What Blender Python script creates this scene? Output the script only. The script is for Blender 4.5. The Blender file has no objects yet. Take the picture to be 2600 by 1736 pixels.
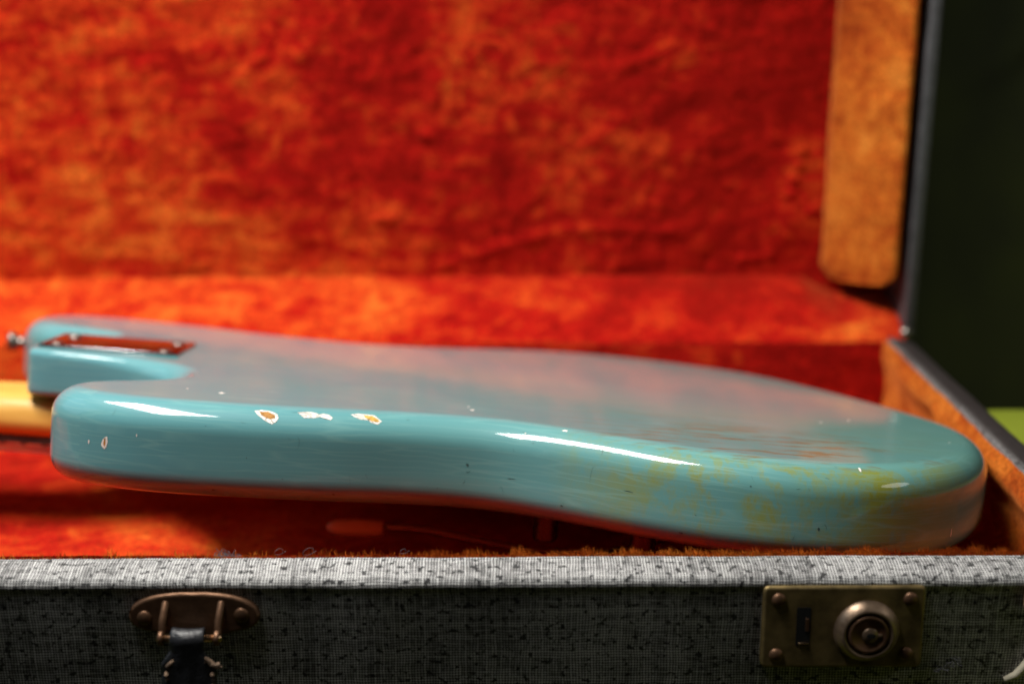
import bpy, bmesh, math, random
import numpy as np
from mathutils import Vector, Matrix, noise as mnoise
random.seed(7)
R = math.radians
scn = bpy.context.scene
col = scn.collection

# ---------------------------------------------------------------- camera
cd = bpy.data.cameras.new('camera'); cam = bpy.data.objects.new('camera', cd); col.objects.link(cam)
cam.location = (0, 0, .2156); cam.rotation_euler = (R(90 - 14.35), 0, 0)
cd.sensor_width = 36; cd.lens = 50.0; cd.clip_start = .02; cd.clip_end = 30
cd.dof.use_dof = True; cd.dof.focus_distance = .578; cd.dof.aperture_fstop = 4.2; cd.dof.aperture_blades = 0
scn.camera = cam

# ---------------------------------------------------------------- light
w = bpy.data.worlds.new('World'); scn.world = w; w.use_nodes = True
bg = w.node_tree.nodes['Background']; bg.inputs[0].default_value = (1, .86, .48, 1); bg.inputs[1].default_value = .006
def area(name, loc, target, sx, sy, power, colr):
    l = bpy.data.lights.new(name, 'AREA'); l.shape = 'ELLIPSE' if name == 'side_lamp' else 'RECTANGLE'; l.size = sx; l.size_y = sy; l.energy = power; l.color = colr
    o = bpy.data.objects.new(name, l); col.objects.link(o); o.location = loc
    o.rotation_euler = (Vector(target) - Vector(loc)).to_track_quat('-Z', 'Y').to_euler()
    return o
area('key_lamp', (-.34, .545, .84), (-.05, .67, 0), .60, .20, 18.5, (1, .96, .9))
area('side_lamp', (1.0, .30, .50), (.15, .55, 0), .40, .20, .75, (1, .97, .92))
area('window', (-1.55, .62, 1.0), (-.1, .6, 0), 1.3, 1.0, 4.5, (.58, .80, 1))
scn.view_settings.view_transform = 'Standard'; scn.view_settings.look = 'None'
scn.view_settings.exposure = -.22; scn.view_settings.gamma = 1
scn.cycles.max_bounces = 10; scn.cycles.diffuse_bounces = 2; scn.cycles.use_denoising = True

# ---------------------------------------------------------------- material helpers
class NT:
    def __init__(s, name):
        s.m = bpy.data.materials.new(name); s.m.use_nodes = True; s.t = s.m.node_tree; s.n = s.t.nodes
        s.b = s.n['Principled BSDF']
    def new(s, typ, **kw):
        n = s.n.new(typ)
        for k, v in kw.items():
            if k.startswith('i_'):
                key = k[2:]; key = int(key) if key.isdigit() else key.replace('_', ' ')
                if hasattr(v, 'is_output'): s.t.links.new(v, n.inputs[key])
                else: n.inputs[key].default_value = v
            else: setattr(n, k, v)
        return n
    def link(s, a, b): s.t.links.new(a, b)
    def set(s, **kw):
        for k, v in kw.items():
            inp = s.b.inputs[k.replace('_', ' ')]
            if hasattr(v, 'is_output'): s.t.links.new(v, inp)
            else: inp.default_value = v
    def coord(s, which='Object', scale=(1, 1, 1), loc=(0, 0, 0)):
        c = s.new('ShaderNodeTexCoord'); mp = s.new('ShaderNodeMapping'); s.link(c.outputs[which], mp.inputs[0])
        mp.inputs['Scale'].default_value = scale; mp.inputs['Location'].default_value = loc
        return mp.outputs[0]
    def noise(s, vec, scale, detail=4, rough=.5, dist=0):
        n = s.new('ShaderNodeTexNoise'); s.link(vec, n.inputs['Vector']); n.inputs['Scale'].default_value = scale
        n.inputs['Detail'].default_value = detail; n.inputs['Roughness'].default_value = rough; n.inputs['Distortion'].default_value = dist
        return n.outputs[0]
    def ramp(s, f, stops, interp='LINEAR'):
        r = s.new('ShaderNodeValToRGB'); s.link(f, r.inputs[0]); cr = r.color_ramp; cr.interpolation = interp
        while len(cr.elements) < len(stops): cr.elements.new(.5)
        for e, (p, c) in zip(cr.elements, stops):
            e.position = p; e.color = (c, c, c, 1) if not hasattr(c, '__len__') else (*c, 1)
        return r.outputs[0]
    def math(s, op, a, b=None, c=None):
        n = s.new('ShaderNodeMath', operation=op)
        for i, v in enumerate((a, b, c)):
            if v is None: continue
            if hasattr(v, 'is_output'): s.link(v, n.inputs[i])
            else: n.inputs[i].default_value = v
        return n.outputs[0]
    def mix(s, f, a, b, blend='MIX'):
        n = s.new('ShaderNodeMix', data_type='RGBA', blend_type=blend)
        for i, v in ((0, f), (6, a), (7, b)):
            if hasattr(v, 'is_output'): s.link(v, n.inputs[i])
            else: n.inputs[i].default_value = v if i == 0 else (*v, 1)
        return n.outputs[2]
    def bump(s, h, strength, dist, prev=None):
        n = s.new('ShaderNodeBump'); s.link(h, n.inputs['Height']); n.inputs['Strength'].default_value = strength; n.inputs['Distance'].default_value = dist
        if prev is not None: s.link(prev, n.inputs['Normal'])
        return n.outputs[0]
    def sep(s, vec):
        n = s.new('ShaderNodeSeparateXYZ'); s.link(vec, n.inputs[0]); return n.outputs

def simple(name, c, rough=.5, metal=0, var=.25, nscale=60, bump=.2, bdist=.0003, coat=0):
    t = NT(name); v = t.coord('Object')
    n = t.noise(v, nscale, 6, .6); r = t.ramp(n, [(.3, 1 - var), (.7, 1 + var)])
    t.set(Base_Color=t.mix(1, c, r, 'MULTIPLY'), Metallic=metal, Coat_Weight=coat)
    n2 = t.noise(v, nscale * 4, 4)
    t.set(Roughness=t.math('ADD', t.math('MULTIPLY', n, .3), rough - .15), Normal=t.bump(n2, bump, bdist))
    return t.m

# plush: crushed rayon pile, red where it stands, orange where it is brushed flat or painted as lit
def plush(name, thr, loc, cols):
    t = NT(name); v = t.coord('Object', (1, 1, 1), loc)
    big = t.noise(v, 7.5, 4, .5, .8)
    mid = t.noise(t.coord('Object', (.85, 1, 1), loc), 42, 5, .70, 1.6)
    fine = t.noise(v, 520, 3, .6)
    strk = t.noise(t.coord('Object', (.25, .6, 1), loc), 85, 4, .62, 1.0)
    vert = t.noise(t.coord('Object', (1, .6, .3), (loc[0] + 5, loc[1], loc[2])), 60, 4, .62, 1.0)
    s = t.math('ADD', t.math('MULTIPLY', big, .40), t.math('MULTIPLY', mid, .34))
    s = t.math('ADD', s, t.math('ADD', t.math('MULTIPLY', strk, .24), t.math('MULTIPLY', vert, .16)))
    s = t.math('MULTIPLY_ADD', t.sep(t.coord('Object'))[0], -.12, s)      # more orange towards the neck end: light from the left painted in
    c = t.ramp(s, [(thr - .11, cols[0]), (thr - .03, cols[1]), (thr + .04, cols[2]), (thr + .12, cols[3])])
    f = t.ramp(fine, [(.25, .45), (.75, 1.45)])
    t.set(Base_Color=t.mix(1, c, f, 'MULTIPLY'), Roughness=1.0, Specular_IOR_Level=.05, Sheen_Weight=.4, Sheen_Roughness=.45,
          Sheen_Tint=(1, .32, .08, 1))
    b = t.bump(s, .4, .007); b = t.bump(fine, .7, .0012, b)
    t.set(Normal=b)
    return t.m

def tolex(name):
    # woven cloth covering; the UV map is in metres along / across the wall
    t = NT(name); uvw = t.coord('UV')
    wob = t.new('ShaderNodeTexNoise'); t.link(uvw, wob.inputs['Vector']); wob.inputs['Scale'].default_value = 70; wob.inputs['Detail'].default_value = 3
    dv = t.new('ShaderNodeVectorMath', operation='MULTIPLY_ADD')
    t.link(wob.outputs['Color'], dv.inputs[0]); dv.inputs[1].default_value = (.0018, .0018, 0); t.link(uvw, dv.inputs[2])
    x, y, z = t.sep(dv.outputs[0])
    P = .00112
    def thread(c, other, seed):
        ph = t.math('MULTIPLY', c, math.pi / P); s = t.math('ABSOLUTE', t.math('SINE', ph))
        idx = t.math('FLOOR', t.math('DIVIDE', c, P))
        wn = t.new('ShaderNodeTexWhiteNoise', noise_dimensions='1D'); t.link(t.math('ADD', idx, seed), wn.inputs['W'])
        cmb = t.new('ShaderNodeCombineXYZ'); t.link(t.math('MULTIPLY', other, 160), cmb.inputs[0]); t.link(t.math('MULTIPLY', idx, 7.31), cmb.inputs[1]); cmb.inputs[2].default_value = seed
        ln = t.noise(cmb.outputs[0], 1, 2, .5)
        lum = t.math('ADD', t.math('MULTIPLY', wn.outputs[0], .55), t.math('MULTIPLY', t.ramp(ln, [(.3, 0), (.7, 1)]), .6))
        return s, t.math('MULTIPLY', s, lum)
    s1, a = thread(x, y, 3.7); s2, b = thread(y, x, 11.3)
    h = t.math('MAXIMUM', s1, s2)
    lum = t.math('ADD', t.math('MULTIPLY', a, 1.0), t.math('MULTIPLY', b, 1.0))
    lum = t.math('MULTIPLY', lum, t.ramp(t.math('MULTIPLY', s1, s2), [(0, .0), (.55, 1)]))
    # dark slubs: short soft-edged runs of dark thread
    sl1 = t.noise(t.coord('UV', (1, 1.15, 1)), 330, 1.5, .5); sl2 = t.noise(t.coord('UV', (1, .5, 1), (4, 2, 0)), 520, 1, .5)
    slub = t.math('MULTIPLY', t.ramp(sl1, [(.60, 1), (.645, .0)]), t.ramp(sl2, [(.655, 1), (.70, .25)]))
    lum = t.math('MULTIPLY', lum, t.math('ADD', t.math('MULTIPLY', slub, .88), .12))
    soil = t.ramp(t.noise(uvw, 22, 5, .6), [(.35, .62), (.65, 1)])
    c = t.mix(t.math('MULTIPLY', lum, soil), (.008, .008, .009), (.78, .78, .77))
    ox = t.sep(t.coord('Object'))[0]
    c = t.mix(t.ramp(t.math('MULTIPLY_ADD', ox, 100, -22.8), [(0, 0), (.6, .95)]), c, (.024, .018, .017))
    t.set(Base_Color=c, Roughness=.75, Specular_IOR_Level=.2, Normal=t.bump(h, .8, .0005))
    return t.m

def lacquer():
    t = NT('teal_lacquer'); ob = t.coord('Object'); x, y, z = t.sep(ob)
    base = t.ramp(t.noise(t.coord('Object', (.35, 1, 1)), 17, 4, .6), [(.3, (.098, .300, .330)), (.5, (.115, .345, .355)), (.72, (.150, .365, .325))])
    base = t.mix(t.ramp(t.math('MULTIPLY_ADD', x, 2.2, .80), [(.05, 0), (.95, 1)]), t.mix(.35, base, (.13, .33, .42)), t.mix(.4, base, (.20, .40, .32)))
    # brown-yellow wear stains on the lower bout, dragged along the grain
    n1 = t.noise(t.coord('Object', (.8, 1, .7)), 34, 5, .65, .6); n2 = t.noise(t.coord('Object', (.16, 1, 1)), 230, 4, .65); n3 = t.noise(t.coord('Object', (1, 1, .7), (2, 0, 0)), 130, 4, .7)
    mx = t.ramp(t.math('MULTIPLY_ADD', x, 4.0, .47), [(.05, 0), (.3, 1), (.62, 1), (.80, 0)])     # x -0.125 .. 0.09
    my = t.ramp(t.math('MULTIPLY_ADD', y, 5.0, .3), [(.0, 1), (.45, 1), (.80, 0)])                # near part
    area_ = t.math('MULTIPLY', mx, my); top = t.ramp(t.math('MULTIPLY', z, 20), [(.76, 0), (.80, 1)]); side = t.math('SUBTRACT', 1.0, top)
    blot = t.math('MULTIPLY', t.math('MULTIPLY', area_, side), t.ramp(t.math('ADD', t.math('MULTIPLY', n1, .66), t.math('MULTIPLY', n3, .38)), [(.475, 0), (.54, .55), (.59, 1)]))
    blot = t.math('MULTIPLY', blot, t.ramp(t.math('MULTIPLY', z, 20), [(.28, .65), (.60, 1)]))
    c = t.mix(t.math('MULTIPLY', blot, .95), base, (.30, .285, .014))
    strk = t.math('MULTIPLY', t.math('MULTIPLY', area_, top), t.ramp(t.math('ADD', t.math('MULTIPLY', n1, .30), t.math('MULTIPLY', n2, .74)), [(.525, 0), (.61, 1)]))
    c = t.mix(t.math('MULTIPLY', strk, .8), c, (.22, .15, .045))
    haze = t.math('MULTIPLY', t.math('MULTIPLY', area_, side), t.ramp(n1, [(.40, 0), (.7, .5)]))
    c = t.mix(haze, c, (.23, .35, .10))
    # lacquer checking: long thin cracks along the body edge
    uv = t.coord('UV', (17, 330, 1)); wob = t.new('ShaderNodeTexNoise'); t.link(t.coord('UV', (60, 60, 1)), wob.inputs['Vector']); wob.inputs['Scale'].default_value = 1
    wv = t.new('ShaderNodeVectorMath', operation='MULTIPLY_ADD'); t.link(wob.outputs['Color'], wv.inputs[0]); wv.inputs[1].default_value = (.3, .7, 0); t.link(uv, wv.inputs[2])
    vo = t.new('ShaderNodeTexVoronoi', feature='DISTANCE_TO_EDGE'); t.link(wv.outputs[0], vo.inputs['Vector']); vo.inputs['Scale'].default_value = 1; vo.inputs['Randomness'].default_value = 1
    crack = t.ramp(vo.outputs['Distance'], [(.0, 1), (.085, 0)])
    cm = t.ramp(t.noise(t.coord('UV', (1, 1, 1)), 30, 3), [(.36, .15), (.6, 1)])
    crack = t.math('MULTIPLY', crack, cm)
    c = t.mix(t.math('MULTIPLY', crack, .38), c, (.25, .50, .47))
    t.set(Base_Color=c, Roughness=.4, Specular_IOR_Level=.12, Coat_Weight=1.0, Coat_IOR=1.5)
    gr = t.noise(t.coord('UV', (25, 900, 1)), 1, 3, .5)
    b = t.bump(crack, -.30, .00012); b = t.bump(gr, .06, .0002, b)
    sc = t.noise(ob, 700, 2, .5)
    t.set(Normal=b, Coat_Normal=b, Coat_Roughness=t.ramp(t.noise(ob, 40, 4), [(.3, .01), (.7, .03)]))
    return t.m

M = {}
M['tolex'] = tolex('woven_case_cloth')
M['plush'] = plush('red_plush', .588, (0, 0, 0), [(.30, .003, .003), (.46, .008, .005), (.62, .050, .009), (.76, .150, .020)])
M['plush_lit'] = plush('orange_lit_plush', .535, (3, 1, 2), [(.22, .022, .004), (.40, .070, .009), (.55, .135, .016), (.66, .21, .03)])  # lit copy of the red plush: direct light put into the orange colours
M['lacquer'] = lacquer()
M['primer'] = simple('cream_primer', (.90, .85, .77), .6, nscale=300, var=.08)
M['wood_chip'] = simple('bare_wood', (.50, .23, .045), .7, nscale=500, var=.35, bump=.5)
M['wood_pale'] = simple('bare_pale_wood', (.78, .45, .09), .7, nscale=500, var=.25, bump=.5)
M['chrome'] = simple('chrome', (.36, .35, .35), .17, 1, var=.05, nscale=90, bump=.03)
M['steel'] = simple('worn_steel', (.33, .31, .28), .38, 1, var=.2)
M['bronze'] = simple('tarnished_bronze', (.15, .08, .045), .48, .75, var=.3, nscale=140, bump=.35)
M['brass'] = simple('dull_brass', (.20, .145, .06), .52, .7, var=.55, nscale=90, bump=.25)
M['pale_bronze'] = simple('pale_bronze', (.27, .19, .13), .42, .8, var=.3, nscale=150, bump=.3)
M['pin'] = simple('bright_pin', (.75, .5, .3), .25, 1, var=.1)
M['dark'] = simple('black_recess', (.002, .002, .002), .9)
M['leather'] = simple('black_leather', (.014, .015, .018), .42, var=.4, nscale=260, bump=.6, bdist=.0005)
M['thread'] = simple('tan_thread', (.17, .11, .07), .9, var=.5, nscale=400, bump=.8)
M['lint'] = simple('grey_lint', (.13, .13, .14), .9)
M['tan'] = simple('tan_leather', (.30, .19, .10), .6, var=.3, nscale=120)
M['cream'] = simple('cream_piping', (.72, .66, .50), .5, var=.1)
M['black_gloss'] = simple('black_plastic', (.012, .01, .01), .25, var=.1)
M['binding'] = simple('grey_binding', (.075, .072, .078), .6, var=.25, nscale=150)
M['string'] = simple('wound_string', (.75, .62, .58), .4, .4, var=.1)
M['maple'] = None
M['rosewood'] = simple('rosewood', (.03, .014, .01), .5, var=.4, nscale=120)
M['guard'] = simple('white_plastic', (.72, .66, .55), .35, var=.05, coat=.4)
M['tip'] = simple('aged_white_plastic', (.80, .66, .46), .4, var=.06)
def maple():
    t = NT('amber_maple'); n = t.noise(t.coord('Object', (.2, 1, 1)), 120, 5, .6, .5)
    t.set(Base_Color=t.ramp(n, [(.3, (.66, .35, .055)), (.7, (.82, .47, .095))]), Roughness=.55, Coat_Weight=.12, Coat_Roughness=.2)
    return t.m
M['maple'] = maple()
def velvet():
    t = NT('olive_velvet'); v = t.coord('Object')
    c = t.ramp(t.noise(v, 6, 5, .6), [(.3, (.15, .19, .012)), (.7, (.25, .31, .03))])
    t.set(Base_Color=c, Roughness=1, Specular_IOR_Level=.05, Sheen_Weight=.25, Sheen_Tint=(.6, .7, .2, 1), Normal=t.bump(t.noise(v, 300, 3), .5, .002))
    return t.m
M['velvet'] = velvet()
M['curtain'] = simple('dark_olive_curtain', (.022, .028, .0008), .9, var=.5, nscale=4)

# ---------------------------------------------------------------- object helpers
def mesh_obj(name, verts, faces, mat, parent=None, smooth=True, uvs=None):
    me = bpy.data.meshes.new(name); me.from_pydata([tuple(map(float, v)) for v in verts], [], faces)
    if uvs is not None:
        uvl = me.uv_layers.new(name='UVMap')
        for l in me.loops: uvl.data[l.index].uv = uvs[l.vertex_index]
    if smooth: me.polygons.foreach_set('use_smooth', [True] * len(me.polygons))
    me.update(); me.materials.append(M[mat])
    o = bpy.data.objects.new(name, me); col.objects.link(o)
    if parent is not None: o.parent = parent
    return o
def bm_obj(name, bm, mat, parent=None, smooth=True):
    bmesh.ops.recalc_face_normals(bm, faces=bm.faces[:])
    me = bpy.data.meshes.new(name); bm.to_mesh(me); bm.free(); me.materials.append(M[mat])
    if smooth: me.polygons.foreach_set('use_smooth', [True] * len(me.polygons))
    o = bpy.data.objects.new(name, me); col.objects.link(o)
    if parent is not None: o.parent = parent
    return o
def empty(name, label=None, cat=None, parent=None):
    o = bpy.data.objects.new(name, None); col.objects.link(o); o.empty_display_size = .02
    if label: o['label'] = label
    if cat: o['category'] = cat
    if parent is not None: o.parent = parent
    return o
def box(name, lo, hi, mat, parent=None, bev=.001, seg=2):
    bm = bmesh.new(); bmesh.ops.create_cube(bm, size=1)
    for v in bm.verts: v.co = Vector([(lo[i] + hi[i]) / 2 + v.co[i] * (hi[i] - lo[i]) for i in range(3)])
    if bev: bmesh.ops.bevel(bm, geom=bm.edges[:], offset=bev, segments=seg, affect='EDGES', profile=.5)
    return bm_obj(name, bm, mat, parent)
def lathe(name, prof, mat, parent=None, loc=(0, 0, 0), axis=(0, 0, 1), seg=32):
    # prof: (radius, height) along axis
    q = Vector(axis).to_track_quat('Z', 'Y').to_matrix(); vs = []; fs = []
    for r, h in prof:
        for k in range(seg):
            a = 2 * math.pi * k / seg; vs.append(Vector(loc) + q @ Vector((r * math.cos(a), r * math.sin(a), h)))
    for i in range(len(prof) - 1):
        for k in range(seg): fs.append((i * seg + k, i * seg + (k + 1) % seg, (i + 1) * seg + (k + 1) % seg, (i + 1) * seg + k))
    fs.append(tuple(range(seg))[::-1]); fs.append(tuple(range((len(prof) - 1) * seg, len(prof) * seg)))
    return mesh_obj(name, vs, fs, mat, parent)
def dome(r, h, n=6, base=0):
    return [(r, base - .0004)] + [(r * math.cos(a), base + h * math.sin(a)) for a in [math.pi / 2 * k / n for k in range(n)]] + [(r * .04, base + h)]
def tube_data(pts, rad, seg=8):
    pts = [Vector(p) for p in pts]; vs = []; fs = []; up = Vector((0, 0, 1))
    for i, p in enumerate(pts):
        d = (pts[min(i + 1, len(pts) - 1)] - pts[max(i - 1, 0)]).normalized()
        a = d.cross(up if abs(d.dot(up)) < .95 else Vector((1, 0, 0))).normalized(); b = d.cross(a)
        r = rad[i] if hasattr(rad, '__len__') else rad
        for k in range(seg):
            t = 2 * math.pi * k / seg; vs.append(p + a * (r * math.cos(t)) + b * (r * math.sin(t)))
    for i in range(len(pts) - 1):
        for k in range(seg): fs.append((i * seg + k, i * seg + (k + 1) % seg, (i + 1) * seg + (k + 1) % seg, (i + 1) * seg + k))
    fs.append(tuple(range(seg))[::-1]); fs.append(tuple(range((len(pts) - 1) * seg, len(pts) * seg)))
    return vs, fs
def tube(name, pts, rad, mat, parent=None, seg=10):
    vs, fs = tube_data(pts, rad, seg); return mesh_obj(name, vs, fs, mat, parent)
def rounded_poly(pts, rad, n=5):
    out = []; N = len(pts)
    for i in range(N):
        p, a, b = Vector(pts[i]), Vector(pts[i - 1]), Vector(pts[(i + 1) % N])
        da, db = (a - p).normalized(), (b - p).normalized()
        for k in range(n + 1):
            t = k / n; out.append((1 - t) ** 2 * (p + da * rad) + 2 * t * (1 - t) * p + t * t * (p + db * rad))
    return [(v.x, v.y) for v in out]
def slab(name, poly, y0, y1, mat, parent=None, bev=.0008):
    # polygon in (x, z), standing on the plane y=y0 and rising toward y1 (towards the camera)
    bm = bmesh.new(); a = [bm.verts.new((x, y0, z)) for x, z in poly]; f = bm.faces.new(a)
    r = bmesh.ops.extrude_face_region(bm, geom=[f]); tv = [g for g in r['geom'] if isinstance(g, bmesh.types.BMVert)]
    for v in tv: v.co.y = y1
    if bev:
        tf = [g for g in r['geom'] if isinstance(g, bmesh.types.BMFace)][0]
        bmesh.ops.bevel(bm, geom=tf.edges[:], offset=bev, segments=3, affect='EDGES', profile=.5)
    o = bm_obj(name, bm, mat, parent, smooth=False)
    for p in o.data.polygons: p.use_smooth = len(p.vertices) == 4
    return o
def nz(x, y, z=0., s=1., oct=4):
    return mnoise.fractal(Vector((x * s, y * s, z * s)), .8, 2.0, oct)
def grid(name, fn, nu, nv, mat, parent=None):
    vs = [fn(i / (nu - 1), j / (nv - 1)) for j in range(nv) for i in range(nu)]
    fs = [(j * nu + i, j * nu + i + 1, (j + 1) * nu + i + 1, (j + 1) * nu + i) for j in range(nv - 1) for i in range(nu - 1)]
    return mesh_obj(name, vs, fs, mat, parent)

# ---------------------------------------------------------------- setting: olive upholstered seat the case lies on
seat = grid('seat', lambda a, b: (-1.6 + 3.2 * a, .478 + .52 * b, -.0865 - .02 * max(0, (b - .93) / .07) ** 2 - .05 * max(0, (.04 - b) / .04) ** 2 + .0012 * nz(a * 3, b * 2, 0, 4)), 120, 40, 'velvet')
seat['kind'] = 'structure'
def backdrop(a, b):
    x = -2.2 + 4.4 * a; z = -.9 + 2.4 * b
    d = abs((x - .61) * .198 - (z + .08) * .13) / .237
    away = 1 / (1 + math.exp((x - .66) / .03))
    return (x, 2.1 + .03 * math.sin(a * 60 + b * 3) + .8 * away - .05 * math.exp(-(d / .014) ** 2), z)
back = grid('backdrop', backdrop, 420, 120, 'curtain')
back['kind'] = 'structure'

cu = box('green_cushion', (.262, .30, -.0860), (.62, .80, -.026), 'velvet', None, .016, 6)
cu['label'] = 'olive green cushion beside the right end of the case'; cu['category'] = 'cushion'
# ---------------------------------------------------------------- the case
XR, XL, YF, YB, FL = .231, -.90, .511, .853, -.058
case = empty('guitar_case', 'open grey woven guitar case with red plush lining, lid raised behind the guitar', 'guitar case')
WALL = [(0, -.006), (.0002, -.0016), (.0012, -.0002), (.004, .0002), (.009, -.0006), (.0135, -.0020), (.0155, -.0027), (.0168, -.0038), (.0172, -.0056), (.0166, -.0068), (.0160, -.0090), (.0118, -.078), (.0105, -.0835), (.010, -.086), (0, -.086)]
def ring_sweep(name, prof, mat, parent, wob=.0004, closed=True):
    cs = [(XL, YF, -1, -1), (XR, YF, 1, -1), (XR, YB, 1, 1), (XL, YB, -1, 1)]
    path = []; dist = 0
    for i in range(4):
        a, b = cs[i], cs[(i + 1) % 4]; L = math.hypot(b[0] - a[0], b[1] - a[1]); n = max(2, int(L / .004))
        for k in range(n):
            t = k / n; ox = a[2] if a[2] == b[2] else (a[2] if k == 0 else 0); oy = a[3] if a[3] == b[3] else (a[3] if k == 0 else 0)
            path.append((a[0] + (b[0] - a[0]) * t, a[1] + (b[1] - a[1]) * t, ox, oy, dist + L * t))
        dist += L
    arc = [0]
    for i in range(1, len(prof)): arc.append(arc[-1] + math.hypot(prof[i][0] - prof[i - 1][0], prof[i][1] - prof[i - 1][1]))
    vs = []; uv = []; fs = []; m = len(prof); path.append((*path[0][:4], dist))
    for (x, y, ox, oy, d) in path:
        for j, (o, z) in enumerate(prof):
            w1 = nz(d, j * .003, 0, 22) * wob; w2 = nz(d, j * .004, 5, 9) * wob
            o2 = o + w1 if 0 < o else o
            vs.append((x + ox * o2, y + oy * o2, z + w2 - (.006 if oy > 0 and z > -.02 else 0))); uv.append((d, arc[j]))
    for i in range(len(path) - 1):
        for j in range(m - 1): fs.append((i * m + j, i * m + j + 1, (i + 1) * m + j + 1, (i + 1) * m + j))
    return mesh_obj(name, vs, fs, mat, parent, uvs=uv)
case.rotation_euler = (0, -.0042, 0)
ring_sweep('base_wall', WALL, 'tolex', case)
box('base_bottom', (XL - .01, YF - .01, -.0855), (XR + .01, YB + .01, -.078), 'tolex', case, 0)

# plush lining of the base
def lump(x, y, s, amp): return amp * nz(x, y, 3, s, 4)
grid('floor_lining', lambda a, b: (XL + .002 + (XR - XL - .004) * a, YF + .001 + (YB - YF - .002) * b, FL + lump(XL + a * 1.13, b * .34, 18, .0022)), 220, 80, 'plush', case)
grid('rear_lining', lambda a, b: (XL + (XR - XL) * a, YB - .004 + lump(a * 1.1, b * .1, 25, .0016) - .003 * math.sin(math.pi * b), FL - .004 + (-FL + .0015) * b), 220, 18, 'plush', case)
def endwall(a, b):
    y = YF + .001 + (YB - YF - .002) * a; z = FL - .004 + (-FL + .0035) * b
    fold = .0030 * math.exp(-((y - .735 - (b - .5) * .05) / .012) ** 2) - .0034 * math.exp(-((y - .70 - (b - .5) * .07) / .010) ** 2)
    roll = -.0042 * math.exp(-((b - .84) / .13) ** 2) + .003 * math.exp(-((b - .55) / .15) ** 2)
    return (XR - .0012 + roll * (1 if y < .80 else .4) + fold * math.sin(math.pi * b) + lump(y, z, 30, .0016), y, z)
grid('end_lining', endwall, 90, 30, 'plush_lit', case)
grid('front_lining', lambda a, b: (XL + (XR - XL) * a, YF + .0025 + lump(a * 1.1, b * .1, 30, .001) , FL - .004 + (-FL + .0034) * b), 260, 14, 'plush', case)
grid('head_lining', lambda a, b: (XL + .003, YF + (YB - YF) * a, FL + (-FL) * b), 20, 8, 'plush', case)
def pad(name, lo, hi, mat, bev, amp=.0015):
    o = box(name, lo, hi, mat, case, bev, 5)
    bm = bmesh.new(); bm.from_mesh(o.data); bmesh.ops.subdivide_edges(bm, edges=[e for e in bm.edges if e.calc_length() > .02], cuts=8, use_grid_fill=True)
    for v in bm.verts: v.co += Vector((1, 1, 1)) * amp * nz(*v.co, 24)
    bm.to_mesh(o.data); bm.free(); o.data.polygons.foreach_set('use_smooth', [True] * len(o.data.polygons)); return o
pad('corner_pad', (.135, YF + .006, FL - .002), (XR - .004, YF + .052, -.0275), 'plush_lit', .010)
pad('neck_rest', (-.62, YF + .004, FL - .002), (-.46, YB - .006, -.004), 'plush', .010)

# pile fibres standing over the inner edge of the front wall
def fibres(name, n, x0, x1, y0, y1, zfun, lmin, lmax, mat, parent, wdt=.00011, dens=None):
    vs = []; fs = []
    while len(fs) < n * 2:
        x = random.uniform(x0, x1)
        if dens and random.random() > dens(x): continue
        y = random.uniform(y0, y1); z = zfun(x); L = random.uniform(lmin, lmax) * (.55 + .9 * max(0, nz(x, 0, 0, 120) + .5))
        dx, dy = random.gauss(0, .45), random.gauss(.1, .4); d = Vector((dx, dy, 1)).normalized()
        mid = Vector((x, y, z)) + d * L * .5; d2 = (d + Vector((random.gauss(0, .5), random.gauss(0, .4), 0))).normalized(); tip = mid + d2 * L * .5
        s = Vector((1, .3, 0)).normalized() * wdt; b = len(vs); p = Vector((x, y, z))
        vs += [p - s, p + s, mid + s * .7, mid - s * .7, tip]; fs += [(b, b + 1, b + 2, b + 3), (b + 3, b + 2, b + 4)]
    o = mesh_obj(name, vs, fs, mat, parent); o['kind'] = 'stuff'; return o
fibres('plush_pile', 9000, -.25, .231, YF - .0002, YF + .0035, lambda x: -.0018 + .0008 * nz(x, 1, 0, 40), .0016, .0040, 'plush_lit', case,
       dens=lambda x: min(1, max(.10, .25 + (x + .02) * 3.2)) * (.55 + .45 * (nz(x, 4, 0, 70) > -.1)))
# frayed threads on the rim
frays = empty('frayed_thread', parent=case)
for k in range(26):
    x = random.gauss(-.110, .0035); y = YF + random.uniform(-.0005, .001); p = Vector((x, y, .0001)); pts = [p]
    d = Vector((random.gauss(0, 1), random.gauss(0, .4), random.uniform(.2, 1))).normalized()
    for i in range(6):
        d = (d + Vector((random.gauss(0, .45), random.gauss(0, .3), random.gauss(-.08, .3)))).normalized(); p = p + d * random.uniform(.0003, .0007); p.z = max(p.z, .0003); pts.append(p)
    tube('strand', pts, .00009, 'lint', frays, 4)
for cx, r in ((-.0795, .0016), (-.091, .0013), (-.043, .001)):
    pts = [(cx + r * 1.8 * math.cos(a * .8) + .0004 * a, YF + .0012 + .0004 * math.sin(a * 2), .0014 + r * math.sin(a)) for a in [k * .5 for k in range(14)]]
    tube('strand', pts, .00007, 'lint', frays, 4)

# ---------------------------------------------------------------- the lid (hinged at the rear wall, leaning a little forward)
TL = R(4)
lid = empty('lid', parent=case); lid.location = (0, YB + .006, .0005); lid.rotation_euler = (TL, 0, 0)
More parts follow.
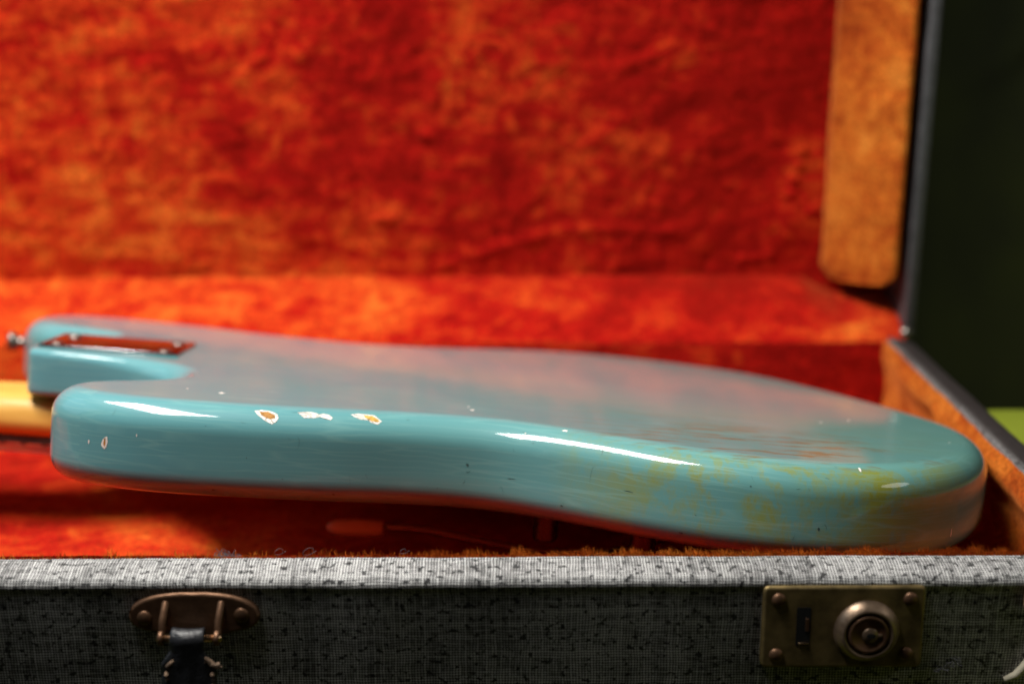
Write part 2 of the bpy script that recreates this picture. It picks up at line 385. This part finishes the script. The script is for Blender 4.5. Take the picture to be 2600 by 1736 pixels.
# lid space: x right, y = depth away from the opening, z = up along the lid
LH, LD = .392, .060
lx0, lx1 = XL - .018, .2505
def wallbox(name, lo, hi, uvaxes):
    o = box(name, lo, hi, 'binding' if name == 'lid_side' else 'tolex', lid, .0012, 2); me = o.data; uvl = me.uv_layers.new(name='UVMap')
    for l in me.loops:
        c = me.vertices[l.vertex_index].co; uvl.data[l.index].uv = (c[uvaxes[0]] + c[3 - uvaxes[0] - uvaxes[1]] * .7, c[uvaxes[1]] + c[3 - uvaxes[0] - uvaxes[1]] * .7)
    return o
wallbox('lid_side', (lx1 - .0068, 0, -.003), (lx1, LD + .006, LH), (1, 2))
wallbox('lid_side', (lx0, 0, -.003), (lx0 + .0068, LD + .006, LH), (1, 2))
wallbox('lid_hinge_side', (lx0 + .0069, .020, -.006), (lx1 - .0069, LD + .006, .0010), (0, 1))
wallbox('lid_front_side', (lx0 + .0069, .0005, LH - .007), (lx1 - .0069, LD + .006, LH - .0002), (0, 1))
wallbox('lid_panel', (lx0 + .0069, LD, .0037), (lx1 - .0069, LD + .0058, LH - .0071), (0, 2))
TUFTS = [(.186, .105), (.183, .095), (.180, .086), (.179, .077), (.150, .034), (.158, .034), (.167, .036), (.193, .066), (-.085, .062), (-.078, .062), (-.055, .115)]
CREASE = [[(-.045, .030), (-.01, .042), (.03, .0525), (.07, .0535), (.115, .0515)], [(.045, .108), (.066, .121), (.078, .128)], [(-.17, .15), (-.150, .168), (-.146, .190)], [(-.05, .10), (-.052, .125), (-.045, .150)], [(.02, .16), (.06, .155), (.10, .168)]]
def lid_relief(x, z):
    d = 0
    for tx, tz in TUFTS:
        if abs(x - tx) < .012 and abs(z - tz) < .012: d -= .0030 * math.exp(-(((x - tx) / .0032) ** 2 + ((z - tz) / .0026) ** 2))
    for k, c in enumerate(CREASE):
        if not (c[0][0] - .02 < x < c[-1][0] + .02 or c[-1][0] - .02 < x < c[0][0] + .02): continue
        best = 9
        for (ax, az), (bx, bz) in zip(c, c[1:]):
            L2 = (bx - ax) ** 2 + (bz - az) ** 2; t = max(0, min(1, ((x - ax) * (bx - ax) + (z - az) * (bz - az)) / L2)); best = min(best, math.hypot(x - ax - t * (bx - ax), z - az - t * (bz - az)))
        d -= (.0020 if k == 0 else .0013) * math.exp(-(best / .0036) ** 2) * (.75 + .5 * nz(x, z, k, 90))
    return d
def lid_lining(a, b):
    x = lx0 + .007 + (lx1 - lx0 - .014) * a; z = .004 + (LH - .011) * b
    return (x, LD - .007 + lump(x, z, 11, .0028) + lump(x, z + 4, 45, .0010) + lump(x, z + 9, 110, .0007) + lid_relief(x, z), z)
grid('lid_lining', lid_lining, 640, 210, 'plush', lid)
def hinge_pad(a, b):
    x = lx0 + .008 + (lx1 - .007 - lx0 - .008) * a
    t = b; q = -.0085 + .0605 * t; h = -.0035 + .027 * t ** .95 * (1 - .42 * max(0, min(1, (x - .188) / .02))) + .003 * math.sin(math.pi * t) + lump(x, t * .06, 20, .0014)
    return (x, q, h)
grid('hinge_lining', hinge_pad, 320, 24, 'plush', lid)
def bolster(name, xa, xb, z0, z1, mat):
    # padded bolster: slanted soft face from the opening edge (xa, at depth 0) to the panel (xb, at full depth)
    vs = []; prof = []
    n = 14
    for k in range(n + 1):
        t = k / n; bulge = .0045 * math.sin(math.pi * t) ** .6; s = 1 if xb < xa else -1
        prof.append((xa + (xb - xa) * t - s * bulge * .55, .001 + .051 * t - bulge * .8))
    prof += [(xa, .052)]
    nz_ = 90; fs = []; m = len(prof); cx = sum(p[0] for p in prof) / m; cy = sum(p[1] for p in prof) / m
    for i in range(nz_ + 1):
        t = i / nz_; z = z0 + (z1 - z0) * t; e = min(t, 1 - t) * (z1 - z0); sc = 1 if e > .008 else (1 - (1 - e / .008) ** 2 * .30)
        for (x, y) in prof:
            w_ = lump(z, x, 26, .0022); vs.append((cx + (x - cx) * sc + w_ * .5, cy + (y - cy) * sc + w_, z + .004 * (x - cx) / .03))
    for i in range(nz_):
        for j in range(m): fs.append((i * m + j, i * m + (j + 1) % m, (i + 1) * m + (j + 1) % m, (i + 1) * m + j))
    fs.append(tuple(range(m))); fs.append(tuple(range(nz_ * m, nz_ * m + m)))
    o = mesh_obj(name, vs, fs, mat, lid); return o
bolster('lid_bolster', lx1 - .0135, lx1 - .050, .026, LH - .012, 'plush_lit')
bolster('lid_bolster', lx0 + .0135, lx0 + .050, .026, LH - .012, 'plush_lit')
hg = lathe('lid_hinge', [(.0036, 0), (.0036, .001)] + [(.0033 * math.cos(a), .001 + .0022 * math.sin(a)) for a in (.1, .5, .9, 1.3)] + [(.0002, .0033)], 'steel', case, (.2420, YB - .0045, .0035), (-.25, -.8, .5), 16)

# ---------------------------------------------------------------- lock, handle and the marks on the front of the case
FY = YF - .0163
lock = empty('lock', parent=case)
slab('plate', rounded_poly([(.0942, -.0385), (.1552, -.0385), (.1552, -.0052), (.0942, -.0052)], .0025), FY + .0030, FY - .0022, 'brass', lock, .0012)
for x, z in ((.1000, -.0105), (.1494, -.0103), (.0998, -.0330), (.1490, -.0327)):
    lathe('rivet', dome(.0028, .0017, 6, .0020), 'bronze', lock, (x, FY, z), (0, -1, 0), 20)
slab('keeper_slot', rounded_poly([(.1070, -.0291), (.1123, -.0291), (.1123, -.0136), (.1070, -.0136)], .0003, 2), FY - .0018, FY - .00235, 'dark', lock, 0)
slab('slot_lip', rounded_poly([(.1079, -.0286), (.1118, -.0286), (.1118, -.0278), (.1079, -.0278)], .0003, 2), FY - .0019, FY - .0029, 'pin', lock, .0002)
slab('slot_tongue', rounded_poly([(.1104, -.0235), (.1118, -.0235), (.1118, -.0180), (.1104, -.0180)], .0003, 2), FY - .0019, FY - .0026, 'bronze', lock, .0002)
cx, cz = .1335, -.0232
lathe('cylinder', [(.0125, .0015), (.0124, .0024), (.0119, .0036), (.0108, .0050), (.0099, .0059), (.0094, .0062), (.0088, .0062), (.0083, .0056), (.0083, .0044), (.0080, .0042), (.0002, .0042)], 'pale_bronze', lock, (cx, FY, cz), (0, -1, 0), 48)
lathe('plug', [(.0077, .0040), (.0077, .0058), (.0073, .0063), (.0062, .0063), (.0060, .0059), (.0002, .0059)], 'bronze', lock, (cx, FY, cz), (0, -1, 0), 40)
lathe('key_core', [(.0030, .0055), (.0030, .0062), (.0028, .0064), (.0002, .0064)], 'pale_bronze', lock, (cx + .0005, FY, cz - .0002), (0, -1, 0), 28)
slab('keyhole', [(cx + .0005 + .0013 * math.cos(a) * (1 if math.cos(a) < .3 else 1.6), cz - .0002 + .0010 * math.sin(a)) for a in [2 * math.pi * k / 20 for k in range(20)]], FY - .0062, FY - .00655, 'dark', lock, 0)
slab('key_tab', rounded_poly([(cx + .0024, cz - .0008), (cx + .0050, cz - .0008), (cx + .0050, cz + .0004), (cx + .0024, cz + .0004)], .0004, 2), FY - .0057, FY - .0064, 'pale_bronze', lock, .0002)

hm = empty('handle_mount', parent=case)
hp = []
for k in range(64):
    a = 2 * math.pi * k / 64; c, s = math.cos(a), math.sin(a)
    hp.append((-.1198 + .0246 * math.copysign(abs(c) ** .72, c), -.0158 + (.0088 if s > 0 else .0078) * math.copysign(abs(s) ** .62, s) - .002 * (abs(c) ** 2) * (1 if s > 0 else -.0) + .0000))
slab('plate', hp, FY + .0030, FY - .0022, 'bronze', hm, .0013)
for x, z in ((-.1383, -.0168), (-.1018, -.0158)):
    lathe('rivet', dome(.0029, .0013, 6, .0021), 'bronze', hm, (x, FY, z), (0, -1, 0), 24)
for x in (-.1309, -.1100):
    pts = [(x + .0008, FY - .001, -.0125), (x + .0008, FY - .0030, -.0130), (x, FY - .0072, -.0190), (x - .0002, FY - .0080, -.0220)]
    bm = bmesh.new(); rings = []
    for i, (px, py, pz) in enumerate(pts):
        hw = (.0034, .0032, .0024, .0018)[i]
        rings.append([bm.verts.new((px + sx * .0012, py + dy * hw, pz + dz * hw)) for sx, dy, dz in ((-1, .25, 1), (1, .25, 1), (1, -.25, -1), (-1, -.25, -1))])
    for i in range(3):
        for k in range(4): bm.faces.new((rings[i][k], rings[i][(k + 1) % 4], rings[i + 1][(k + 1) % 4], rings[i + 1][k]))
    bm.faces.new(rings[0][::-1]); bm.faces.new(rings[-1]); bmesh.ops.bevel(bm, geom=bm.edges[:], offset=.0003, segments=2, affect='EDGES')
    bm_obj('lug', bm, 'bronze', hm)
    lathe('lug_eye', [(.0026, -.0009), (.0028, -.0004), (.0028, .0004), (.0026, .0009)], 'bronze', hm, (x - .0002, FY - .0075, -.0225), (1, 0, 0), 24)
tube('pin', [(-.1325, FY - .0076, -.0225), (-.1085, FY - .0076, -.0225)], .0014, 'pin', hm, 16)
hd = empty('handle', parent=case)
# leather loop over the pin and the strap hanging down
def strap(a, b):
    # b along the strap: loop over the pin then down
    if b < .30:
        t = b / .30; an = R(200) - t * R(200); c = (FY - .0076 + .0028 * math.cos(an) , -.0225 + .0028 * math.sin(an)); y, z = FY - .0076 - (c[0] - (FY - .0076)), c[1]; hw = .0060
    else:
        t = (b - .30) / .70; y = FY - .0104 + .0005 * math.sin(t * 5); z = -.0225 - .034 * t; hw = .0060 + .0042 * max(0, min(1, (t - .12) / .15))
    u = a * 2 - 1
    return (-.1208 + hw * u + .0005 * nz(b * 5, a * 3, 0, 2), y - .0012 * (1 - u * u) - .0003 * nz(a, b, 2, 9), z)
o = grid('strap', strap, 16, 60, 'leather', hd); md = o.modifiers.new('thick', 'SOLIDIFY'); md.thickness = .0012; md.offset = -1
for sgn in (-1, 1):
    for k in range(5):
        z = -.0345 - k * .0046; x = -.1205 + sgn * .0086 + .0003 * k * sgn
        if sgn < 0 and k > 0: continue
        tube('stitch', [(x, FY - .0110, z), (x + .0002, FY - .0124, z - .0008), (x + .0004, FY - .0126, z - .0024), (x + .0004, FY - .0112, z - .0034)], [.0006, .0008, .0008, .0006], 'thread', hd, 8)
pts = [(-.1145, FY - .0115, -.0290)]; 
for k in range(8): pts.append((pts[-1][0] + .0007, pts[-1][1] + random.uniform(-.0003, .0003), -.0290 - .0016 * math.sin(k * .35) - .0002 * k + random.uniform(-.0004, .0004)))
tube('torn_edge', pts, [.0006 + .0007 * random.random() for _ in pts], 'thread', hd, 8)
for q in range(3): tube('torn_edge', [(p[0] + random.gauss(0, .0004), p[1] - .0005, p[2] + random.gauss(-.0004, .0005)) for p in pts[q * 2:q * 2 + 7]], .00035, 'thread', hd, 6)
tube('torn_edge', [(-.1255, FY - .0112, -.0290), (-.1268, FY - .0116, -.0305), (-.1283, FY - .0114, -.0320), (-.1286, FY - .0112, -.0340)], [.0006, .0009, .0010, .0006], 'thread', hd, 8)

# torn spot in the cloth
tr = empty('torn_cloth', parent=case)
for k in range(34):
    t = random.random(); x = .1615 + .0085 * t + random.gauss(0, .0008); z = -.0408 + .006 * t * random.random() + (.001 if t > .4 else 0); p = Vector((x, FY - .0003, z)); pts = [p]
    d = Vector((random.gauss(.4, .6), -.5 * random.random(), random.gauss(.5, .6))).normalized()
    for i in range(4): d = (d + Vector((random.gauss(0, .4), random.gauss(0, .3), random.gauss(0, .4)))).normalized(); p = p + d * .00055; p.y = min(p.y, FY - .0003); pts.append(p)
    tube('strand', pts, .00014, 'lint', tr, 4)
# tan tab and curved cream piping at the end of the front wall
slab('leather_tab', rounded_poly([(.1925, -.0165), (.212, -.0165), (.212, -.0045), (.1925, -.0045)], .003), FY + .0004, FY - .0024, 'tan', case, .0008)
tube('end_piping', [(.2030, FY - .0002, -.0180), (.2010, FY - .0004, -.0265), (.1985, FY - .0002, -.0330), (.1960, FY + .0004, -.0385), (.1925, FY + .0008, -.0432), (.1885, FY + .0014, -.0455)], [.0017, .0017, .0017, .0017, .0015, .0011], 'cream', case, 12)

# ================================================================ the guitar
#SURF-BEGIN
TX, TY, TH = math.radians(4.5), math.radians(7.2), .0405
_n = np.array([math.tan(TX), math.tan(TY), 1.]); _n /= np.linalg.norm(_n)
_ex = np.array([1, 0, -math.tan(TX)]); _ex /= np.linalg.norm(_ex); _ey = np.cross(_n, _ex)
GO = np.array([.11438, .55, -.01517])
# outline (mm): u along the body, v away from the viewer, edge radius, underside height
CTRL = [(-300,20,12.5,0),(-274,14,12.5,0),(-233,15,12.5,0),(-191,19.5,12.5,0),(-158,25,12.5,0),(-125,25,12.5,0),(-98,16,12.5,0),(-65,0,12.5,0),(-34,-12,12.5,0),(-1,-18,12.5,0),
 (34,-14,12.5,0),(68,7,12.5,0),(93,40,12.5,0),(106,80,12.5,0),(106,112,12.5,0),(97,140,12.5,0),(84,169,12.5,0),(62,209,12.5,0),(28,252,12.5,0),(-18,277,12.5,0),(-67,288,12.5,0),(-116,282,12.5,0),
 (-162,264,12.5,0),(-207,257,12.5,0),(-255,265,12.5,0),(-290,276,12.5,0),(-329,285,12.5,0),(-364,288,12.5,0),(-388,281,12.5,0),(-399.5,260,12.5,0),(-395,239,12,0),(-380,226,10,0),(-354,219,8,0),(-337,211,6,4),
 (-333,203,5,12),(-340,197,4,15),(-353,195,4,16),(-359.5,192.5,3.5,16),(-361.3,186,3.5,16),(-361.3,165,3.5,16),(-361.3,143,3.5,16),(-359.5,136.5,3.5,16),(-353,133,4,16),(-335,130,4.5,16),(-315,126.5,6,12),(-298,120.5,8,6),
 (-284,111,10,0),(-276,99,11,0),(-277,87,12,0),(-285,78,12.5,0),(-298,71,12.5,0),(-309,64,12.5,0),(-317,53,12.5,0),(-319.5,41,12.5,0),(-314,29,12.5,0)]
def outline(step=.0022):
    c = np.array(CTRL) / 1000.; N = len(c); out = []
    for i in range(N):
        p0, p1, p2, p3 = c[i - 1], c[i], c[(i + 1) % N], c[(i + 2) % N]
        a = [np.linalg.norm((q - p)[:2]) ** .5 for p, q in ((p0, p1), (p1, p2), (p2, p3))]
        t0, t1 = 0, a[0]; t2 = t1 + a[1]; t3 = t2 + a[2]
        for k in range(12):
            t = t1 + (t2 - t1) * k / 12
            A1 = (t1 - t) / (t1 - t0) * p0 + (t - t0) / (t1 - t0) * p1; A2 = (t2 - t) / (t2 - t1) * p1 + (t - t1) / (t2 - t1) * p2; A3 = (t3 - t) / (t3 - t2) * p2 + (t - t2) / (t3 - t2) * p3
            B1 = (t2 - t) / (t2 - t0) * A1 + (t - t0) / (t2 - t0) * A2; B2 = (t3 - t) / (t3 - t1) * A2 + (t - t1) / (t3 - t1) * A3
            out.append((t2 - t) / (t2 - t1) * B1 + (t - t1) / (t2 - t1) * B2)
    o = np.array(out); d = np.linalg.norm(np.diff(np.vstack([o, o[:1]])[:, :2], axis=0), axis=1); s = np.concatenate([[0], np.cumsum(d)])
    n = int(s[-1] / step); q = np.linspace(0, s[-1], n, endpoint=False); oc = np.vstack([o, o[:1]])
    r = np.stack([np.interp(q, s, oc[:, k]) for k in range(4)], 1)
    # smooth away faint wiggles of the spline, except around the small heel corners
    sharp = np.clip((r[:, 2] - .005) / .006, 0, 1)[:, None]
    f = r.copy()
    for _ in range(26): f = .5 * f + .25 * (np.roll(f, 1, 0) + np.roll(f, -1, 0)); f = sharp * f + (1 - sharp) * r
    return f, q
OUT, ARC = outline()
def profile(r, hb, nq=10):
    p = [(r + .0008, TH)]
    for k in range(nq + 1):
        a = math.pi / 2 * (1 - k / nq); p.append((r - r * math.cos(a), TH - r + r * math.sin(a)))
    rb = min(r, .011)
    for k in range(1, 4): p.append((0, TH - r + (hb + rb - TH + r) * k / 4))
    for k in range(nq + 1):
        a = math.pi / 2 * k / nq; p.append((rb - rb * math.cos(a), hb + rb - rb * math.sin(a)))
    p.append((rb + .0008, hb)); return p
def surface():
    t = np.roll(OUT[:, :2], -1, 0) - np.roll(OUT[:, :2], 1, 0); t /= np.linalg.norm(t, axis=1)[:, None]; nr = np.stack([t[:, 1], -t[:, 0]], 1)
    G = []
    for i in range(len(OUT)):
        pr = profile(OUT[i, 2], max(0, OUT[i, 3])); G.append([(OUT[i, 0] - nr[i, 0] * a, OUT[i, 1] - nr[i, 1] * a, h) for a, h in pr])
    return np.array(G)
G = surface()
#SURF-END
guitar = empty('electric_guitar', 'worn teal lacquered solid body guitar lying face down in the case', 'guitar')
guitar.matrix_world = Matrix(((_ex[0], _ey[0], _n[0], GO[0]), (_ex[1], _ey[1], _n[1], GO[1]), (_ex[2], _ey[2], _n[2], GO[2]), (0, 0, 0, 1)))
def body():
    N, m, _ = G.shape; vs = G.reshape(-1, 3); fs = []
    for i in range(N):
        j = (i + 1) % N
        for k in range(m - 1): fs.append((i * m + k, i * m + k + 1, j * m + k + 1, j * m + k))
    top = [i * m for i in range(N)]; bot = [i * m + m - 1 for i in range(N)][::-1]
    fs.append(tuple(top)); fs.append(tuple(bot))
    me = bpy.data.meshes.new('body'); me.from_pydata(vs.tolist(), [], fs)
    uvl = me.uv_layers.new(name='UVMap')
    L = float(ARC[-1] + ARC[1]); nf = N * (m - 1)
    pa = np.zeros((N, m))
    pa[:, 1:] = np.cumsum(np.linalg.norm(np.diff(G, axis=1), axis=2), axis=1)
    for p in me.polygons:
        wrap = p.index < nf and p.index // (m - 1) == N - 1
        for li in p.loop_indices:
            v = me.loops[li].vertex_index; i, k = divmod(v, m)
            if p.index >= nf: uvl.data[li].uv = (vs[v][0] + 3, vs[v][1] + 3)
            else: uvl.data[li].uv = (L if (wrap and i == 0) else ARC[i], pa[i, k])
    me.polygons.foreach_set('use_smooth', [True] * len(me.polygons)); me.update(); me.materials.append(M['lacquer'])
    o = bpy.data.objects.new('body', me); col.objects.link(o); o.parent = guitar; return o
body()
def surf_at(i, k):
    # point and normal of the lacquered surface at fractional grid position
    N, m, _ = G.shape; i0 = int(math.floor(i)); k0 = int(min(max(math.floor(k), 0), m - 2)); fi, fk = i - i0, min(max(k - k0, 0), 1)
    g = lambda a, b: G[a % N, b]
    a, b, c, d = g(i0, k0), g(i0 + 1, k0), g(i0, k0 + 1), g(i0 + 1, k0 + 1)
    p = (1 - fk) * ((1 - fi) * a + fi * b) + fk * ((1 - fi) * c + fi * d)
    n = np.cross((1 - fk) * (b - a) + fk * (d - c), (1 - fi) * (c - a) + fi * (d - b)); n = -n / np.linalg.norm(n)
    return p, n

# paint chips: outline (mm) in the surface, x along the edge, y down the side
def chip(poly, where, mat, parent, lift, ragged=.26):
    poly = [np.array(p, float) for p in poly]; pts = []
    for a, b in zip(poly, poly[1:] + poly[:1]):
        n = max(2, int(np.linalg.norm(b - a) / .12))
        for k in range(n): q = a + (b - a) * k / n; pts.append(q + ragged * np.array([nz(q[0], q[1], lift * 9e4, 5), nz(q[1], q[0], 7, 5)]))
    c = sum(pts) / len(pts); vs = []; fs = []; n = len(pts)
    def place(q):
        if where[0] == 'side':
            p, nn = surf_at(where[1] + q[0] / 2.2, where[2] + q[1] / 1.96); return p + nn * lift
        return np.array([where[1] + q[0] / 1000, where[2] - q[1] / 1000, TH + lift])
    for f in (1, .66, .33):
        for q in pts: vs.append(place(c + (q - c) * f))
    vs.append(place(c))
    for r in range(2):
        for k in range(n): fs.append((r * n + k, r * n + (k + 1) % n, (r + 1) * n + (k + 1) % n, (r + 1) * n + k))
    for k in range(n): fs.append((2 * n + k, 2 * n + (k + 1) % n, 3 * n))
    return mesh_obj('paint_chip' if parent is guitar else 'bare_wood', vs, fs, mat, parent)
def cp(l, cx, cy, k=17.3): return [((x - cx) / k, (y - cy) / k) for x, y in l]
A = chip(cp([(130,270),(180,255),(245,262),(300,290),(310,320),(300,355),(265,378),(210,350),(160,310)], 225, 315), ('side', 36.3, 5.9), 'primer', guitar, .00010)
chip(cp([(168,278),(230,272),(280,300),(286,325),(258,338),(215,328),(182,305)], 225, 315), ('side', 36.3, 5.9), 'wood_chip', A, .00018)
B = chip(cp([(450,283),(500,272),(545,270),(590,280),(610,295),(640,283),(680,290),(710,318),(698,342),(660,335),(615,318),(580,330),(500,335),(475,310)], 580, 308), ('side', 45.5, 5.0), 'primer', guitar, .00010)
Cc = chip(cp([(860,290),(910,273),(990,280),(1040,290),(1060,315),(1088,345),(1060,375),(1010,360),(990,340),(930,335),(890,315)], 975, 320), ('side', 55.5, 5.0), 'primer', guitar, .00010)
chip(cp([(960,292),(1020,295),(1050,320),(1072,343),(1058,356),(1010,345),(968,318)], 975, 320), ('side', 55.5, 5.0), 'wood_pale', Cc, .00018)
d1 = chip([(-1.6,.5),(-1.0,-.5),(.1,-1.1),(1.1,-1.3),(1.5,-.2),(.9,.8),(.1,1.3),(-1.0,.9)], ('side', 5.6, 12.6), 'primer', guitar, .00010, .06)
chip([(-.5,.3),(-.2,-.8),(.4,-1.0),(.5,.2),(0,.8)], ('side', 5.6, 12.6), 'wood_chip', d1, .00018, .05)
SMALL = [(('side', 2.2, 12.7), .45, .5), (('side', 93.2, 3.3), 1.5, .75), (('side', 152, 4.1), .7, 1.5), (('side', 176, 15.2), .5, 1.6), (('side', 12, 11.5), .3, .3), (('side', 86, 5.9), .6, .25),
         (('side', 92, 6.1), .4, .25), (('top', -.246, .0475), 1.6, 1.6), (('top', -.135, .052), 1.2, 1.5), (('top', -.137, .060), .6, .9), (('top', .046, .101), .7, 1.2), (('top', .030, .090), 1.0, .9), (('top', -.262, .052), .5, .8), (('top', .082, .060), .5, .8)]
for wh, a, b in SMALL:
    chip([(a * math.cos(t) * random.uniform(.6, 1.1), b * math.sin(t) * random.uniform(.6, 1.1)) for t in [2 * math.pi * k / 9 for k in range(9)]], wh, 'primer', guitar, .00010, .05)

# dings and scratches in the lacquer
M['ding'] = simple('bruised_lacquer', (.045, .105, .10), .45, var=.4, nscale=600, bump=.4)
for i, k, a, b in ((75.5, 12.6, .9, .5), (95, 16.0, .8, .5), (119, 17.6, 1.3, .8), (110, 18.0, .5, .3), (27, 19.2, 1.2, 1.0), (50, 18.6, .9, .8), (63.5, 5.0, .9, .25), (25, 9, .35, .2), (14, 7, .5, .15), (33, 13, .3, .2), (131, 10, .6, .3), (144, 14, .5, .4), (88, 8, .6, .2), (70, 15.5, .4, .25), (40, 15, .3, .2)):
    o = chip([(a * math.cos(t) * random.uniform(.35, 1.1), b * math.sin(t) * random.uniform(.35, 1.1)) for t in [2 * math.pi * q / 9 for q in range(9)]], ('side', i, k), 'ding', guitar, .00006, .12); o.name = 'ding'
def scratch(path, wd=.07):
    vs = []; fs = []
    for q, (i, k) in enumerate(path):
        p, nn = surf_at(i, k); p2, _ = surf_at(i + .02, k); p3, _ = surf_at(i, k + .03)
        j = min(q, len(path) - 2); di, dk = path[j + 1][0] - path[j][0], path[j + 1][1] - path[j][1]; L = math.hypot(di * 2.2, dk * 1.96) or 1
        f = wd * math.sin(math.pi * (q + .5) / len(path))
        for sg in (-1, 1):
            pp, nn = surf_at(i - sg * f * dk * 1.96 / L / 2.2, k + sg * f * di * 2.2 / L / 1.96); vs.append(pp + nn * .00007)
    for q in range(len(path) - 1): fs.append((2 * q, 2 * q + 1, 2 * q + 3, 2 * q + 2))
    o = mesh_obj('scratch', vs, fs, 'ding', guitar); return o
scratch([(101.5 + .6 * math.sin(t), 6.0 + t * 1.2) for t in [q * .2 for q in range(10)]], .13)
for q in range(26):
    i, k = random.uniform(0, 150), random.uniform(3, 16); an = random.gauss(.1, .5) if random.random() < .7 else random.uniform(0, 3); L = random.uniform(.8, 4.5); cv = random.gauss(0, .5)
    scratch([(i + L * t * math.cos(an + cv * t) / 2.2, min(20, max(1.2, k + L * t * math.sin(an + cv * t) / 1.96))) for t in [r_ / 7 for r_ in range(8)]], random.uniform(.03, .07))
# neck plate
npl = box('neck_plate', (-.3565, .1415, TH), (-.2865, .1870, TH + .0016), 'chrome', guitar, .0003, 2)
for u in (-.3490, -.2940):
    for v in (.1490, .1795):
        o = lathe('screw', dome(.0040, .0012, 6, TH + .0013), 'steel', npl, (u, v, 0), (0, 0, 1), 20)
# neck, fretboard, frets, strings and head
U0, U1 = -.300, -.790
def neck_sec(t):
    hw = .0282 - .0072 * t; top = .0158 - .005 * min(1, t * 3); cr = 1 if t < .12 else max(0, 1 - (t - .12) / .12)
    pts = []
    for k in range(25):
        a = math.pi * k / 24; c, s_ = math.cos(a), math.sin(a); e = .50 + (1 - cr) * .33
        pts.append((.165 - hw * math.copysign(abs(c) ** e, c), -.0042 + (top + .0042) * abs(s_) ** e))
    return pts
vs = []; fs = []; nn = 70
for i in range(nn + 1):
    t = i / nn; u = U0 + (U1 - U0) * t
    for v, h in neck_sec(max(0, (t - .125) / .875)): vs.append((u, v, h))
m = 25
for i in range(nn):
    for k in range(m): fs.append((i * m + k, (i + 1) * m + k, (i + 1) * m + (k + 1) % m, i * m + (k + 1) % m))
fs.append(tuple(range(m))); fs.append(tuple(range(nn * m, nn * m + m))[::-1])
neck = mesh_obj('neck', vs, fs, 'maple', guitar)
mesh_obj('fretboard', [(U0, .1366, -.0044), (U0, .1934, -.0044), (U1, .1860, -.0044), (U1, .1440, -.0044), (U0, .1368, -.0086), (U0, .1932, -.0086), (U1, .1858, -.0086), (U1, .1442, -.0086)],
         [(0, 1, 2, 3), (7, 6, 5, 4), (0, 4, 5, 1), (1, 5, 6, 2), (2, 6, 7, 3), (3, 7, 4, 0)], 'rosewood', neck, False)
for k in range(1, 23):
    u = U1 + .61 * (1 - 2 ** (-k / 12)); 
    if u > U0 - .004: break
    hw = .0279 - .0070 * (u - U0) / (U1 - U0); tube('fret', [(u, .165 - hw, -.0092), (u, .165 + hw, -.0092)], .0011, 'steel', neck, 6)
for k in range(6):
    a = (k - 2.5) / 5; tube('string', [(-.060, .165 + a * .052, -.0150), (U1, .165 + a * .036, -.0118)], .0008, 'string', guitar, 6)
bm = bmesh.new(); hs = [(U1 + .002, .144), (U1 - .03, .140), (U1 - .09, .138), (U1 - .118, .150), (U1 - .110, .172), (U1 - .075, .178), (U1 - .05, .196), (U1 - .02, .196), (U1 + .002, .186)]
f = bm.faces.new([bm.verts.new((u, v, -.004)) for u, v in hs]); r = bmesh.ops.extrude_face_region(bm, geom=[f])
for g in r['geom']:
    if isinstance(g, bmesh.types.BMVert): g.co.z = .010
bm_obj('headstock', bm, 'maple', neck, False)
# strap button on the far horn
lathe('strap_button', [(.0050, -.002), (.0050, .0008), (.0034, .0016), (.0030, .0060), (.0040, .0078), (.0058, .0092), (.0060, .0108), (.0052, .0122), (.0002, .0128)], 'steel', guitar, (-.3985, .2600, .0240), (-1, 0, .02), 28)
# under the body: pickguard, bridge, tailpiece plate, knobs, vibrato arm
bm = bmesh.new(); pg = rounded_poly([(-.296, .050), (-.130, .062), (-.050, .034), (.020, .040), (.030, .120), (-.100, .235), (-.250, .240), (-.300, .215), (-.300, .150), (-.262, .100)], .014)
f = bm.faces.new([bm.verts.new((u, v, -.0001)) for u, v in pg]); r = bmesh.ops.extrude_face_region(bm, geom=[f])
for g in r['geom']:
    if isinstance(g, bmesh.types.BMVert): g.co.z = -.0026
bm_obj('pickguard', bm, 'guard', guitar, False)
br = box('bridge', (-.070, .128, -.0145), (-.050, .202, -.0027), 'chrome', guitar, .0015)
tp = box('vibrato_plate', (-.030, .122, -.0060), (.045, .208, -.0027), 'chrome', guitar, .001)
for u, v in ((-.0985, .0470), (-.0575, .0240)):
    kb = lathe('knob', [(.0062, -.0002), (.0062, .0030), (.0056, .0036), (.0058, .0130), (.0052, .0142), (.0002, .0144)], 'black_gloss', guitar, (u, v, -.0002), (0, 0, -1), 28)
arm = tube('vibrato_arm', [(.000, .150, -.0050), (-.004, .148, -.0200), (-.014, .140, -.0285), (-.040, .120, -.0335), (-.075, .103, -.0352), (-.105, .096, -.0335), (-.135, .094, -.0292), (-.150, .094, -.0268), (-.162, .094, -.0262), (-.176, .094, -.0272)], .0017, 'chrome', guitar, 12)
lathe('arm_tip', [(.0030, -.0002), (.0036, .0004), (.0040, .006), (.0042, .013), (.0039, .019), (.0032, .0235), (.0020, .0262), (.0004, .0272)], 'tip', arm, (-.1738, .094, -.0275), (-1, 0, -.045), 28)
